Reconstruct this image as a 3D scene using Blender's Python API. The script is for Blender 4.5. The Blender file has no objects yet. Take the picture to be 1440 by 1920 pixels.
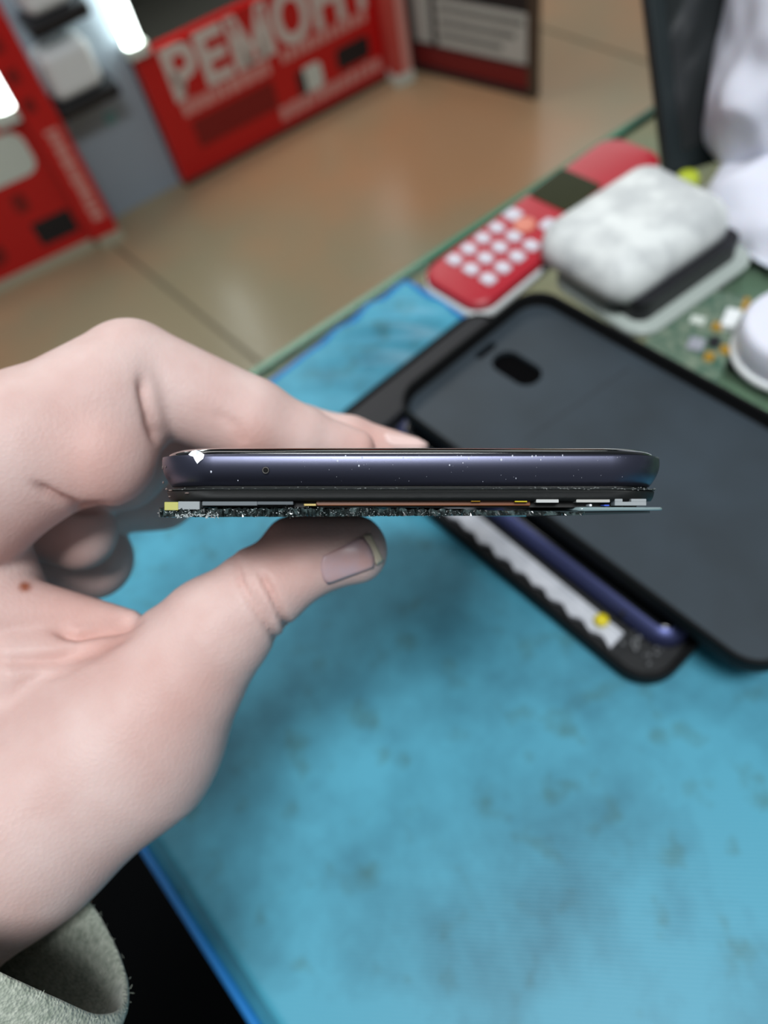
import bpy, bmesh, math, random
import numpy as np
from mathutils import Vector, Matrix, noise
random.seed(7); rng = np.random.default_rng(7)
SC = bpy.context.scene
COL = SC.collection

# ------------------------------------------------------------------ camera
F = 1400.0                                   # focal length in pixels of a 1440x1920 frame
CAM = Vector((0, 0, 0.235))                  # table top is z = 0, shop floor z = -0.85
FLOOR = -0.85
R = Matrix(((0.73440793, 0.62412561, -0.26666872),
            (-0.66036081, 0.56634979, -0.49312423),
            (-0.15674369, 0.53825192, 0.82807988)))
CM = Matrix.Translation(CAM) @ R.to_4x4()
cam_d = bpy.data.cameras.new('camera'); cam = bpy.data.objects.new('camera', cam_d); COL.objects.link(cam)
cam.matrix_world = CM
cam_d.sensor_fit = 'HORIZONTAL'; cam_d.sensor_width = 36.0; cam_d.lens = 36.0 * F / 1440.0
cam_d.clip_start = 0.005; cam_d.clip_end = 60
cam_d.dof.use_dof = True; cam_d.dof.focus_distance = 0.0945
cam_d.dof.aperture_fstop = 19.5; cam_d.dof.aperture_blades = 0
SC.camera = cam

# ------------------------------------------------------------------ light and exposure
w = bpy.data.worlds.new('world'); SC.world = w; w.use_nodes = True
bg = w.node_tree.nodes['Background']; bg.inputs[0].default_value = (0.86, 0.93, 1.0, 1); bg.inputs[1].default_value = 0.20

def area(name, loc, aim, size, size_y, power, color=(1, 1, 1)):
    d = bpy.data.lights.new(name, 'AREA'); d.shape = 'RECTANGLE'; d.size = size; d.size_y = size_y
    d.energy = power; d.color = color
    o = bpy.data.objects.new(name, d); COL.objects.link(o); o.location = loc
    o.rotation_euler = (Vector(aim) - Vector(loc)).to_track_quat('-Z', 'Y').to_euler()
    return o
area('ceiling_light', (-0.12, -0.42, 1.75), (0, 0.1, 0), 0.7, 0.36, 31, (0.95, 0.98, 1.0))
area('ceiling_light', (-0.5, 0.9, 1.75), (0.1, 0.1, 0), 1.2, 0.5, 4, (0.97, 0.98, 1.0))
area('ceiling_light', (0.9, 2.2, 1.75), (0.9, 1.6, -0.8), 1.4, 0.5, 20, (1.0, 0.96, 0.9))

area('bevel_fill_light', (2.6, 2.3, 0.9), (0.2, 0.2, 0), 1.6, 1.2, 15, (0.93, 1.0, 0.96))  # added off-frame lamp with no seen source, puts a reflection on the back bevel

SC.view_settings.view_transform = 'Standard'; SC.view_settings.look = 'None'
SC.view_settings.gamma = 1; SC.view_settings.use_curve_mapping = False
SC.view_settings.exposure = 0.0

# ------------------------------------------------------------------ helpers
def ray(px, py):
    return R @ Vector(((px - 720) / F, -(py - 960) / F, -1.0))
def P(px, py, z=0.0):                         # pixel -> point on the horizontal plane z
    d = ray(px, py); t = (z - CAM.z) / d.z
    return CAM + d * t
def CV(px, py, d):                            # pixel + depth -> point
    return CAM + ray(px, py) * d
def lin(r, g, b):
    f = lambda c: ((c / 255 + 0.055) / 1.055) ** 2.4 if c > 10.3 else c / 255 / 12.92
    return (f(r), f(g), f(b), 1)

def mat(name, rgb, rough=0.6, metal=0.0, rgb2=None, nscale=40.0, bump=0.0, bscale=400.0, lo=0.35, hi=0.65,
        spec=0.5, emit=0.0, trans=0.0, sss=0.0, coat=0.0, detail=4.0, ior=1.45, alpha=1.0):
    m = bpy.data.materials.new(name); m.use_nodes = True
    nt = m.node_tree; b = nt.nodes['Principled BSDF']
    b.inputs['Base Color'].default_value = lin(*rgb); b.inputs['Roughness'].default_value = rough
    b.inputs['Metallic'].default_value = metal; b.inputs['Specular IOR Level'].default_value = spec
    b.inputs['IOR'].default_value = ior
    if trans: b.inputs['Transmission Weight'].default_value = trans
    if coat: b.inputs['Coat Weight'].default_value = coat; b.inputs['Coat Roughness'].default_value = 0.08
    if emit:
        b.inputs['Emission Color'].default_value = lin(*rgb); b.inputs['Emission Strength'].default_value = emit
    if sss:
        b.inputs['Subsurface Weight'].default_value = sss
        b.inputs['Subsurface Radius'].default_value = (1.0, 0.4, 0.25); b.inputs['Subsurface Scale'].default_value = 0.003
    tc = nt.nodes.new('ShaderNodeTexCoord')
    if rgb2:
        n = nt.nodes.new('ShaderNodeTexNoise'); n.inputs['Scale'].default_value = nscale; n.inputs['Detail'].default_value = detail
        r = nt.nodes.new('ShaderNodeValToRGB'); r.color_ramp.elements[0].position = lo; r.color_ramp.elements[1].position = hi
        r.color_ramp.elements[0].color = lin(*rgb); r.color_ramp.elements[1].color = lin(*rgb2)
        nt.links.new(tc.outputs['Object'], n.inputs['Vector']); nt.links.new(n.outputs['Fac'], r.inputs['Fac'])
        nt.links.new(r.outputs['Color'], b.inputs['Base Color'])
    if bump:
        n = nt.nodes.new('ShaderNodeTexNoise'); n.inputs['Scale'].default_value = bscale; n.inputs['Detail'].default_value = 3
        u = nt.nodes.new('ShaderNodeBump'); u.inputs['Strength'].default_value = bump; u.inputs['Distance'].default_value = 0.0005
        nt.links.new(tc.outputs['Object'], n.inputs['Vector']); nt.links.new(n.outputs['Fac'], u.inputs['Height'])
        nt.links.new(u.outputs['Normal'], b.inputs['Normal'])
    return m

def tag(o, label=None, cat=None, group=None, kind=None):
    if label: o['label'] = label
    if cat: o['category'] = cat
    if group: o['group'] = group
    if kind: o['kind'] = kind
    return o
def thing(name, label, cat, M=None, group=None):
    o = bpy.data.objects.new(name, None); COL.objects.link(o); o.empty_display_size = 0.01
    if M is not None: o.matrix_world = M
    return tag(o, label, cat, group)
def obj(name, data, material, parent=None, smooth=False, M=None):
    """data: (verts, faces) or a bmesh, in the parent's local frame"""
    me = bpy.data.meshes.new(name)
    if isinstance(data, bmesh.types.BMesh):
        data.to_mesh(me); data.free()
    else:
        me.from_pydata([tuple(v) for v in data[0]], [], data[1]); me.update()
    if material: me.materials.append(material)
    if smooth: me.shade_smooth()
    o = bpy.data.objects.new(name, me); COL.objects.link(o)
    if parent: o.parent = parent
    if M is not None: o.matrix_local = M
    return o
def fixn(o):
    b = bmesh.new(); b.from_mesh(o.data); bmesh.ops.recalc_face_normals(b, faces=b.faces); b.to_mesh(o.data); b.free(); return o
def join(*ms):
    V = []; Fc = []
    for v, f in ms:
        k = len(V); V += list(v); Fc += [[i + k for i in q] for q in f]
    return V, Fc
def tf(m, M):
    return [M @ Vector(v) for v in m[0]], m[1]
def bev(o, w=0.001, seg=2, ang=40):
    md = o.modifiers.new('bevel', 'BEVEL'); md.width = w; md.segments = seg; md.limit_method = 'ANGLE'; md.angle_limit = math.radians(ang)
    return o
def box(x0, x1, y0, y1, z0, z1):
    v = [(x, y, z) for z in (z0, z1) for y in (y0, y1) for x in (x0, x1)]
    return v, [[0, 2, 3, 1], [4, 5, 7, 6], [0, 1, 5, 4], [2, 6, 7, 3], [0, 4, 6, 2], [1, 3, 7, 5]]
def rrect(hx, hy, r, n=6, cx=0, cy=0):
    r = max(min(r, hx - 1e-6, hy - 1e-6), 1e-6); pts = []
    for q, (sx, sy) in enumerate(((1, 1), (-1, 1), (-1, -1), (1, -1))):
        for k in range(n + 1):
            a = math.pi / 2 * (q + k / n)
            pts.append((cx + sx * (hx - r) + r * math.cos(a), cy + sy * (hy - r) + r * math.sin(a)))
    return pts
def loft(rings, cap0=True, cap1=True):
    n = len(rings[0]); V = [tuple(p) for r in rings for p in r]; Fc = []
    for i in range(len(rings) - 1):
        for k in range(n):
            a = i * n + k; b = i * n + (k + 1) % n
            Fc.append([a, b, b + n, a + n])
    if cap0: Fc.append(list(range(n))[::-1])
    if cap1: Fc.append([(len(rings) - 1) * n + k for k in range(n)])
    return V, Fc
def slab(hx, hy, r, prof, n=6, cx=0, cy=0, **kw):   # prof: list of (z, inset)
    return loft([[(x, y, z) for x, y in rrect(hx - i, hy - i, r - i, n, cx, cy)] for z, i in prof], **kw)
def lathe(prof, n=32, cap0=True, cap1=True):
    return loft([[(r * math.cos(2 * math.pi * k / n), r * math.sin(2 * math.pi * k / n), z) for k in range(n)] for r, z in prof], cap0, cap1)
def tube(pts, rad, n=10):
    pts = [Vector(p) for p in pts]; rings = []
    for i, p in enumerate(pts):
        t = (pts[min(i + 1, len(pts) - 1)] - pts[max(i - 1, 0)]).normalized()
        a = t.orthogonal().normalized() if i == 0 else (a - t * a.dot(t)).normalized()
        b = t.cross(a); r = rad[i] if isinstance(rad, (list, tuple)) else rad
        rings.append([p + (a * math.cos(2 * math.pi * k / n) + b * math.sin(2 * math.pi * k / n)) * r for k in range(n)])
    return loft(rings)
def text(name, body, size, material, parent, M, bold=0.0, depth=0.0006, align='LEFT', sx=1.0):
    c = bpy.data.curves.new(name, 'FONT'); c.body = body; c.size = size; c.offset = bold; c.extrude = depth; c.align_x = align
    c.resolution_u = 3
    c.materials.append(material)
    o = bpy.data.objects.new(name, c); COL.objects.link(o); o.parent = parent
    dg = bpy.context.evaluated_depsgraph_get(); me = bpy.data.meshes.new_from_object(o.evaluated_get(dg)); bpy.data.objects.remove(o)
    me.name = name; o = bpy.data.objects.new(name, me); COL.objects.link(o); o.parent = parent
    o.matrix_local = M @ Matrix.Diagonal((sx, 1, 1, 1))
    return o

# ------------------------------------------------------------------ materials
M_floor = mat('floor_tile', (150, 139, 112), 0.28, rgb2=(176, 136, 102), nscale=1.6, lo=0.38, hi=0.62)
M_joint = mat('tile_joint', (112, 104, 84), 0.8)
M_red = mat('red_print', (192, 24, 24), 0.35)
M_reddark = mat('dark_red_print', (128, 22, 22), 0.4)
M_white = mat('white_print', (208, 198, 188), 0.5)
M_pinkw = mat('pale_print', (214, 150, 140), 0.5)
M_black = mat('black_print', (28, 28, 32), 0.4)
M_grey = mat('grey_blue_panel', (150, 162, 174), 0.35)
M_trim = mat('pale_trim', (176, 172, 150), 0.5)
M_dark = mat('showcase_dark', (44, 44, 38), 0.7)
M_led = mat('led_white', (245, 255, 250), 0.5, emit=9.0)
M_cream = mat('lit_white_panel', (206, 214, 204), 0.4)
M_mat = None
M_hem = mat('mat_hem_blue', (20, 118, 190), 0.5)
M_glassedge = mat('glass_green', (222, 242, 230), 0.03, trans=1.0, ior=1.12)
M_blackrub = mat('black_rubber', (9, 10, 11), 0.6, spec=0.22, bump=0.12, bscale=900)
M_caseinner = mat('case_inner', (48, 56, 62), 0.42, rgb2=(54, 64, 72), nscale=30, bump=0.05, bscale=1500)
M_navy = mat('navy_metal', (76, 82, 124), 0.38, metal=0.8)
M_frame = mat('frame_navy', (90, 92, 110), 0.35, metal=0.95, bump=0.04, bscale=6000)
M_backglass = mat('back_glass', (10, 12, 14), 0.06, coat=1.0)
M_midframe = mat('mid_black', (18, 20, 20), 0.4, bump=0.35, bscale=2600)
M_silver = mat('silver_foil', (206, 209, 216), 0.45, metal=0.15, rgb2=(182, 186, 194), nscale=120)
M_yellow = mat('yellow_blob', (214, 196, 20), 0.4)
M_redphone = mat('red_plastic', (170, 32, 46), 0.4)
M_key = mat('key_white', (206, 204, 214), 0.45)
M_whitepl = mat('white_plastic', (226, 230, 230), 0.4)
M_scuff = mat('white_scuffed', (196, 200, 200), 0.5, rgb2=(226, 230, 228), nscale=60, lo=0.42, hi=0.58, bump=0.2, bscale=200)
M_bag = mat('white_film', (226, 228, 240), 0.4, sss=0.2)
M_pcb = mat('pcb_green', (64, 96, 80), 0.3, rgb2=(120, 134, 116), nscale=260)
M_gold = mat('gold_pad', (226, 176, 70), 0.3, metal=0.7)
M_screen = mat('dark_screen', (30, 34, 34), 0.12, coat=0.5)

# ------------------------------------------------------------------ setting: shop floor
fx = [-2.24, -0.91, 0.42, 1.75, 3.08]; fy = [-1.6, -0.4, 0.8, 2.0, 3.2]
floor = obj('floor', box(-2.24, 3.08, -1.6, 3.2, FLOOR - 0.05, FLOOR - 0.003), M_joint); tag(floor, kind='structure')
tiles = {}
for i in range(4):
    for j in range(4):
        x0, x1, y0, y1 = fx[i] + 0.005, fx[i + 1] - 0.005, fy[j] + 0.0002, fy[j + 1] - 0.0002
        t = obj('floor_tile', box(x0, x1, y0, y1, FLOOR - 0.003, FLOOR), M_floor, floor)

# ------------------------------------------------------------------ kiosk across the aisle
B0 = Vector((0.677, 1.797, FLOOR)); B1 = Vector((1.344, 1.718, FLOOR))
def frame_at(p0, p1):
    e = (p1 - p0); e.z = 0; e.normalize(); n = Vector((e.y, -e.x, 0))      # n points toward the viewer
    M = Matrix.Identity(4); M.col[0][:3] = e; M.col[1][:3] = (0, 0, 1); M.col[2][:3] = n; M.col[3][:3] = p0
    return M                                                               # local x along the board, y up, z out
def bar_row(x0, x1, y, h, n, seed):                                        # a line of small unreadable print
    rr = random.Random(seed); ms = []; x = x0; 
    while x < x1:
        wd = h * rr.uniform(0.45, 0.8)
        ms.append(box(x, min(x + wd, x1), y, y + h * rr.uniform(0.86, 1.0), 0.001, 0.0018)); x += wd + h * 0.2
    return join(*ms)
def in_plane(px, py, M):                                                   # pixel -> local x, y on an upright board
    n = M.col[2].to_3d(); o = M.col[3].to_3d(); d = ray(px, py)
    t = (o - CAM).dot(n) / d.dot(n); q = M.inverted() @ (CAM + d * t)
    return q.x, q.y

# wall of the kiosk
MK = frame_at(Vector((0.40, 1.81, FLOOR)), B0)
ML = frame_at(Vector((0.137, 1.847, FLOOR)), Vector((0.404, 1.789, FLOOR)))
MR = frame_at(B0, B1)
kiosk = thing('kiosk', 'grey blue kiosk front with red boards across the aisle', 'kiosk', MR)
obj('grey_panel', tf(box(-0.27, -0.004, 0.0, 1.1, -0.05, -0.03), MR.inverted() @ MR), M_grey, kiosk)
obj('base_trim', box(-0.72, -0.24, 0.0, 0.03, -0.02, 0.012), M_trim, kiosk)
obj('showcase_back', box(-1.9, 0.75, 0.30, 1.1, -0.34, -0.32), M_dark, kiosk)
obj('showcase_shelf', box(0.0, 0.70, 0.29, 0.305, -0.32, -0.02), M_dark, kiosk)
obj('lit_side_panel', box(0.0, 0.012, 0.325, 1.1, -0.26, -0.02), M_cream, kiosk)
obj('lower_wall', box(-1.9, 0.72, 0.0, 0.30, -0.06, -0.052), M_dark, kiosk)
# red repair board
board = thing('shop_board', 'red board with white Cyrillic repair lettering and small pictures', 'sign', MR)
obj('panel', box(0, 0.672, 0.012, 0.322, -0.028, 0.0), M_red, board)
obj('bottom_edge', box(0.0, 0.672, 0.0, 0.012, -0.028, 0.004), M_dark, board)
def TM(x, y, z=0.001, rot=0.0):
    return Matrix.Translation((x, y, z)) @ Matrix.Rotation(rot, 4, 'Z')
text('lettering', 'РЕМОНТ', 0.148, M_white, board, TM(0.052, 0.202), bold=0.006, sx=0.96)
obj('small_print', bar_row(0.066, 0.318, 0.158, 0.036, 0, 3), M_pinkw, board)
obj('small_print', bar_row(0.355, 0.62, 0.166, 0.030, 0, 4), M_pinkw, board)
obj('dark_print_block', box(0.075, 0.315, 0.072, 0.142, 0.0, 0.001), M_reddark, board)
obj('small_print', bar_row(0.314, 0.64, 0.034, 0.036, 0, 5), M_pinkw, board)
o = obj('phone_picture', slab(0.052, 0.027, 0.012, [(0.0, 0), (0.0015, 0)], cx=0.562, cy=0.108), M_black, board)
o = obj('phone_picture', slab(0.030, 0.032, 0.014, [(0.0, 0), (0.0012, 0)], cx=0.43, cy=0.100), M_cream, board)
o = obj('phone_picture', slab(0.012, 0.030, 0.006, [(0.0, 0), (0.0014, 0)], cx=0.395, cy=0.100), M_black, board)
# end post with red wrap
MP = frame_at(Vector((1.318, 1.662, FLOOR)), Vector((1.372, 1.648, FLOOR)))
post = thing('kiosk_post', 'slim corner post with faded pink red wrap and white foot', 'post', MP)
obj('wrap', box(-0.004, 0.046, 0.028, 1.1, -0.05, 0.0), mat('faded_red', (190, 74, 66), 0.4), post)
obj('pale_strip', box(0.022, 0.047, 0.028, 1.1, -0.05, 0.001), M_pinkw, post)
obj('foot', box(-0.006, 0.05, 0.0, 0.028, -0.052, 0.003), M_cream, post)
# left red board
lb = thing('picture_board', 'red board with white and black device pictures left of the grey panel', 'sign', ML)
obj('panel', box(-1.3, 0.275, 0.022, 0.335, -0.02, 0.0), M_red, lb)
obj('bottom_edge', box(-1.3, 0.30, 0.0, 0.022, -0.02, 0.008), M_trim, lb)
obj('device_picture', slab(0.10, 0.048, 0.03, [(0.0, 0), (0.0015, 0)], cx=0.135, cy=0.268), M_cream, lb)
obj('device_picture', slab(0.048, 0.030, 0.006, [(0.0, 0), (0.0015, 0)], cx=0.195, cy=0.085), M_black, lb)
obj('device_picture', slab(0.017, 0.022, 0.012, [(0.0, 0), (0.0015, 0)], cx=0.155, cy=0.17), M_reddark, lb)
obj('device_picture', slab(0.03, 0.03, 0.028, [(0.0, 0), (0.0015, 0)], cx=0.035, cy=0.085), M_reddark, lb)
# corner strip
cs = thing('banner_strip', 'tall narrow red strip with vertical pale lettering and pale foot', 'sign', ML)
sx0 = 0.258
obj('panel', box(sx0, sx0 + 0.068, 0.03, 1.1, 0.002, 0.03), M_red, cs)
obj('side_panel', box(sx0 - 0.004, sx0, 0.03, 1.1, -0.02, 0.03), M_reddark, cs)
obj('foot', box(sx0 + 0.012, sx0 + 0.072, 0.0, 0.03, 0.002, 0.032), M_trim, cs)
v = bar_row(0.075, 0.30, 0.0, 0.030, 0, 9)
obj('vertical_print', tf(v, Matrix.Translation((sx0 + 0.052, 0, 0.0295)) @ Matrix.Rotation(math.pi / 2, 4, 'Z')), M_pinkw, cs)
for y in (0.345, 0.405, 0.465, 0.525, 0.585):
    obj('dark_print', box(sx0 + 0.012, sx0 + 0.036, y, y + 0.028, 0.03, 0.0312), M_reddark, cs)
# lamps in the showcase
q = in_plane(20, 200, ML)
l1 = thing('led_strip', 'bright white tube lamp beside the tall red strip', 'lamp', ML)
obj('tube', tube([(0.236, 0.362, 0.0), (0.236, 1.0, 0.0)], 0.022, 12), M_led, l1, True)
obj('holder', box(0.20, 0.258, 0.335, 0.362, -0.02, 0.02), M_cream, l1)
l2 = thing('led_strip', 'bright white tube lamp above the corner of the repair board', 'lamp', MR)
obj('tube', tube([(0.012, 0.350, 0.0), (0.010, 1.0, 0.0)], 0.020, 12), M_led, l2, True)
obj('holder', box(-0.01, 0.04, 0.326, 0.35, -0.02, 0.018), M_cream, l2)
# white boxes on the grey panel
for k, (cx, cy, hw, hh, lab) in enumerate(((-0.146, 0.372, 0.058, 0.050, 'white dispenser box with black base hung on the grey panel, lower of two'),
                                           (-0.126, 0.530, 0.050, 0.048, 'white dispenser box with black base hung on the grey panel, upper of two'))):
    d = thing('dispenser_box', lab, 'box', MR, 'white boxes on the grey panel')
    bev(obj('shell', box(cx - hw, cx + hw, cy - hh, cy + hh, -0.03, 0.05), M_whitepl, d), 0.02, 4)
    bev(obj('base', box(cx - hw - 0.012, cx + hw + 0.02, cy - hh - 0.03, cy - hh, -0.03, 0.06), M_black, d), 0.006, 2)
st = obj('sticker', tf(lathe([(0.016, 0), (0.016, 0.001)], 20), MR @ Matrix.Translation((-0.10, 0.22, -0.03))), mat('teal_sticker', (120, 168, 172), 0.5))
tag(st, 'small round teal sticker on the grey panel', 'sticker')
# pavement board
MD = frame_at(Vector((1.402, 1.691, FLOOR)), Vector((1.467, 1.304, FLOOR)))
ab = thing('pavement_board', 'black framed board with grey white label and dark red foot band', 'sign', MD)
obj('panel', box(0.0, 0.393, 0.0, 0.7, -0.02, -0.003), M_black, ab)
obj('frame_bar', box(0.380, 0.397, 0.0, 0.7, -0.022, 0.006), mat('brown_frame', (74, 60, 48), 0.5), ab)
obj('frame_bar', box(-0.004, 0.010, 0.0, 0.7, -0.022, 0.004), M_black, ab)
obj('frame_bar', box(0.010, 0.380, 0.0, 0.016, -0.022, 0.004), M_black, ab)
obj('red_band', box(0.012, 0.378, 0.018, 0.070, -0.003, -0.001), mat('band_red', (110, 22, 22), 0.5), ab)
M_lab = mat('label_grey', (178, 178, 172), 0.6)
obj('label_paper', box(0.095, 0.372, 0.080, 0.196, -0.003, -0.001), M_lab, ab)
obj('label_paper', box(0.020, 0.075, 0.080, 0.30, -0.003, -0.001), M_lab, ab)
obj('label_print', join(*[tf(bar_row(0.105, xe, y, 0.012, 0, s), Matrix.Translation((0, 0, -0.0015))) for xe, y, s in ((0.36, 0.168, 1), (0.34, 0.136, 2), (0.30, 0.104, 6))]), mat('label_ink', (70, 76, 72), 0.6), ab)
# objects right of it are only the wall of the aisle
# ------------------------------------------------------------------ glass counter
gc = thing('glass_counter', 'glass topped counter with a green edge in front of the aisle', 'counter', Matrix.Translation((0.4, -0.15, FLOOR)))
def wl(o_, m):                                # world-space shape -> local frame of the thing
    return tf(m, o_.matrix_world.inverted())
ge0 = P(480, 690); ge1 = P(1240, 190); dge = (ge1 - ge0).normalized()
ga = ge0 - dge * 0.136; gb = ge0 + dge * 1.0
gt = obj('glass_top', wl(gc, ([Vector((p.x, p.y, z)) for z in (-0.006, 0.0) for p in (ga, gb, Vector((gb.x, -0.6, 0)), Vector((ga.x, -0.6, 0)))],
     [[3, 2, 1, 0], [4, 5, 6, 7], [0, 1, 5, 4], [1, 2, 6, 5], [2, 3, 7, 6], [3, 0, 4, 7]])), M_glassedge, gc)
fixn(gt)
obj('edge_tint', wl(gc, ([Vector((p.x, p.y + dy, z)) for z in (-0.0062, 0.0002) for p, dy in ((ga, -0.0032), (gb, -0.0032), (gb, 0.0004), (ga, 0.0004))],
     [[3, 2, 1, 0], [4, 5, 6, 7], [0, 1, 5, 4], [1, 2, 6, 5], [2, 3, 7, 6], [3, 0, 4, 7]])), mat('green_edge', (62, 118, 92), 0.25), gc)
obj('cabinet', wl(gc, box(0.195, 1.05, -0.55, 0.12, FLOOR, -0.0065)), mat('cabinet_top', (150, 158, 146), 0.5, rgb2=(120, 130, 116), nscale=14), gc)
for x, y in ((0.125, 0.205), (0.02, -0.5)):
    bev(obj('leg', wl(gc, box(x - 0.015, x + 0.015, y - 0.015, y + 0.015, FLOOR, -0.0065)), M_silver, gc), 0.003)

# ------------------------------------------------------------------ blue work mat
MX0, MX1, MY0, MY1 = -0.0585, 0.168, -0.62, 0.2268
M_mat = bpy.data.materials.new('blue_mat'); M_mat.use_nodes = True
nt = M_mat.node_tree; b = nt.nodes['Principled BSDF']; tc = nt.nodes.new('ShaderNodeTexCoord')
n1 = nt.nodes.new('ShaderNodeTexNoise'); n1.inputs['Scale'].default_value = 20; n1.inputs['Detail'].default_value = 7; n1.inputs['Roughness'].default_value = 0.62
r1 = nt.nodes.new('ShaderNodeValToRGB'); e = r1.color_ramp.elements
e[0].position = 0.36; e[0].color = lin(44, 118, 140); e[1].position = 0.58; e[1].color = lin(68, 153, 178)
n2 = nt.nodes.new('ShaderNodeTexNoise'); n2.inputs['Scale'].default_value = 90; n2.inputs['Detail'].default_value = 4
r2 = nt.nodes.new('ShaderNodeValToRGB'); e = r2.color_ramp.elements
e[0].position = 0.26; e[0].color = (0.74, 0.62, 0.52, 1); e[1].position = 0.43; e[1].color = (1, 1, 1, 1)
mx = nt.nodes.new('ShaderNodeMixRGB'); mx.blend_type = 'MULTIPLY'; mx.inputs[0].default_value = 0.9
nt.links.new(tc.outputs['Object'], n1.inputs['Vector']); nt.links.new(tc.outputs['Object'], n2.inputs['Vector'])
nt.links.new(n1.outputs['Fac'], r1.inputs['Fac']); nt.links.new(n2.outputs['Fac'], r2.inputs['Fac'])
nt.links.new(r1.outputs['Color'], mx.inputs[1]); nt.links.new(r2.outputs['Color'], mx.inputs[2]); nt.links.new(mx.outputs[0], b.inputs['Base Color'])
wv = nt.nodes.new('ShaderNodeTexWave'); wv.inputs['Scale'].default_value = 420; wv.bands_direction = 'DIAGONAL'
bp = nt.nodes.new('ShaderNodeBump'); bp.inputs['Strength'].default_value = 0.12; bp.inputs['Distance'].default_value = 0.0003
nt.links.new(tc.outputs['Object'], wv.inputs['Vector']); nt.links.new(wv.outputs['Fac'], bp.inputs['Height']); nt.links.new(bp.outputs['Normal'], b.inputs['Normal'])
b.inputs['Roughness'].default_value = 0.5

def mat_z(x, y):
    h = 0.0018 + 0.0004 * math.sin(x * 42 + y * 17) * math.cos(y * 31)
    dx, dy = (x - 0.140) / 0.026, (y - 0.207) / 0.020
    s = x * 0.75 + y * 0.66
    h += 0.0055 * math.exp(-dx * dx - dy * dy) * (0.7 + 0.6 * math.sin(s * 420))     # rucked corner beside the red phone
    d = x - MX0
    if d < 0.006: h -= 0.0088 * (1 - d / 0.006) ** 0.8 
    return max(h, 0.0004) if x > MX0 + 0.006 else h
nx, ny = 110, 240
xs = [MX0 + 0.006 * (k / 8) for k in range(8)] + [MX0 + 0.006 + (MX1 - MX0 - 0.006) * k / (nx - 8) for k in range(nx - 7)]
ys = [MY0 + (0.0 - MY0) * k / 60 for k in range(60)] + [0.0 + MY1 * k / (ny - 60) for k in range(ny - 59)]
V = [(x, y, mat_z(x, y)) for y in ys for x in xs]; n = len(xs)
Fc = [[j * n + i, j * n + i + 1, (j + 1) * n + i + 1, (j + 1) * n + i] for j in range(len(ys) - 1) for i in range(n - 1)]
wm = obj('work_mat', (V, Fc), M_mat, None, True)
tag(wm, 'blue fabric work mat with stains spread under the phones', 'mat')
hem = [tube([(MX0 - 0.001, MY0, -0.0066), (MX0 - 0.001, 0.05, -0.0066), (MX0 - 0.001, MY1, -0.0066)], 0.0014, 8),
       tube([(x, MY1, mat_z(x, MY1) - 0.0004) for x in np.linspace(MX0, MX1, 40)], 0.0012, 8),
       tube([(MX1, y, mat_z(MX1, y) - 0.0002) for y in np.linspace(MY1, 0.0, 30)], 0.0013, 8)]
for h_ in hem: obj('hem', h_, M_hem, wm, True)

# ------------------------------------------------------------------ open tray case and the parts in it (lower layer)
def tray(hx, hy, r, wall, H, floor_z, holes=(), n=8):
    """open rounded tray; returns (shell, inner floor) - holes are cut through the floor"""
    prof = [(0.0008, 0.0008), (0.0, 0.002)]
    rings = [[(x, y, z) for x, y in rrect(hx - i, hy - i, r - i, n)] for z, i in
             [(0.0, 0.0016), (0.0006, 0.0005), (0.0016, 0.0), (H - 0.0008, 0.0), (H - 0.0002, 0.0003), (H, wall * 0.5), (H - 0.0002, wall - 0.0003), (H - 0.0008, wall), (floor_z + 0.0006, wall), (floor_z, wall + 0.0006)]]
    shell = loft(rings, True, False)
    bm = bmesh.new(); loops = [rrect(hx - wall - 0.0006, hy - wall - 0.0006, r - wall - 0.0006, n)] + list(holes); es = []
    for lp in loops:
        vs = [bm.verts.new((x, y, floor_z)) for x, y in lp]
        es += [bm.edges.new((vs[k], vs[(k + 1) % len(vs)])) for k in range(len(vs))]
    bmesh.ops.triangle_fill(bm, use_beauty=True, use_dissolve=False, edges=es)
    for f in bm.faces:
        if f.normal.z < 0: f.normal_flip()
    # walls of the holes
    for lp in holes:
        vs = [bm.verts.new((x, y, floor_z)) for x, y in lp]; vd = [bm.verts.new((x, y, 0.0001)) for x, y in lp]
        for k in range(len(lp)): bm.faces.new((vs[k], vs[(k + 1) % len(lp)], vd[(k + 1) % len(lp)], vd[k]))
    return shell, bm

ZM = 0.0026
LC = (0.1275, 0.1045)
lc = thing('phone_tray', 'black open phone shell with silver foil strip, lying under the larger black case', 'phone case', Matrix.Translation((LC[0], LC[1], ZM)))
sh, fl = tray(0.0435, 0.0785, 0.012, 0.0018, 0.0075, 0.003)
obj('shell', sh, M_blackrub, lc, True); obj('inner_floor', fl, mat('tray_floor', (20, 22, 24), 0.5, bump=0.3, bscale=700), lc)
bev(obj('cover_flap', box(-0.0412, 0.0412, 0.060, 0.0762, 0.0031, 0.0070), mat('flap_black', (18, 20, 26), 0.45), lc), 0.001)
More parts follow.
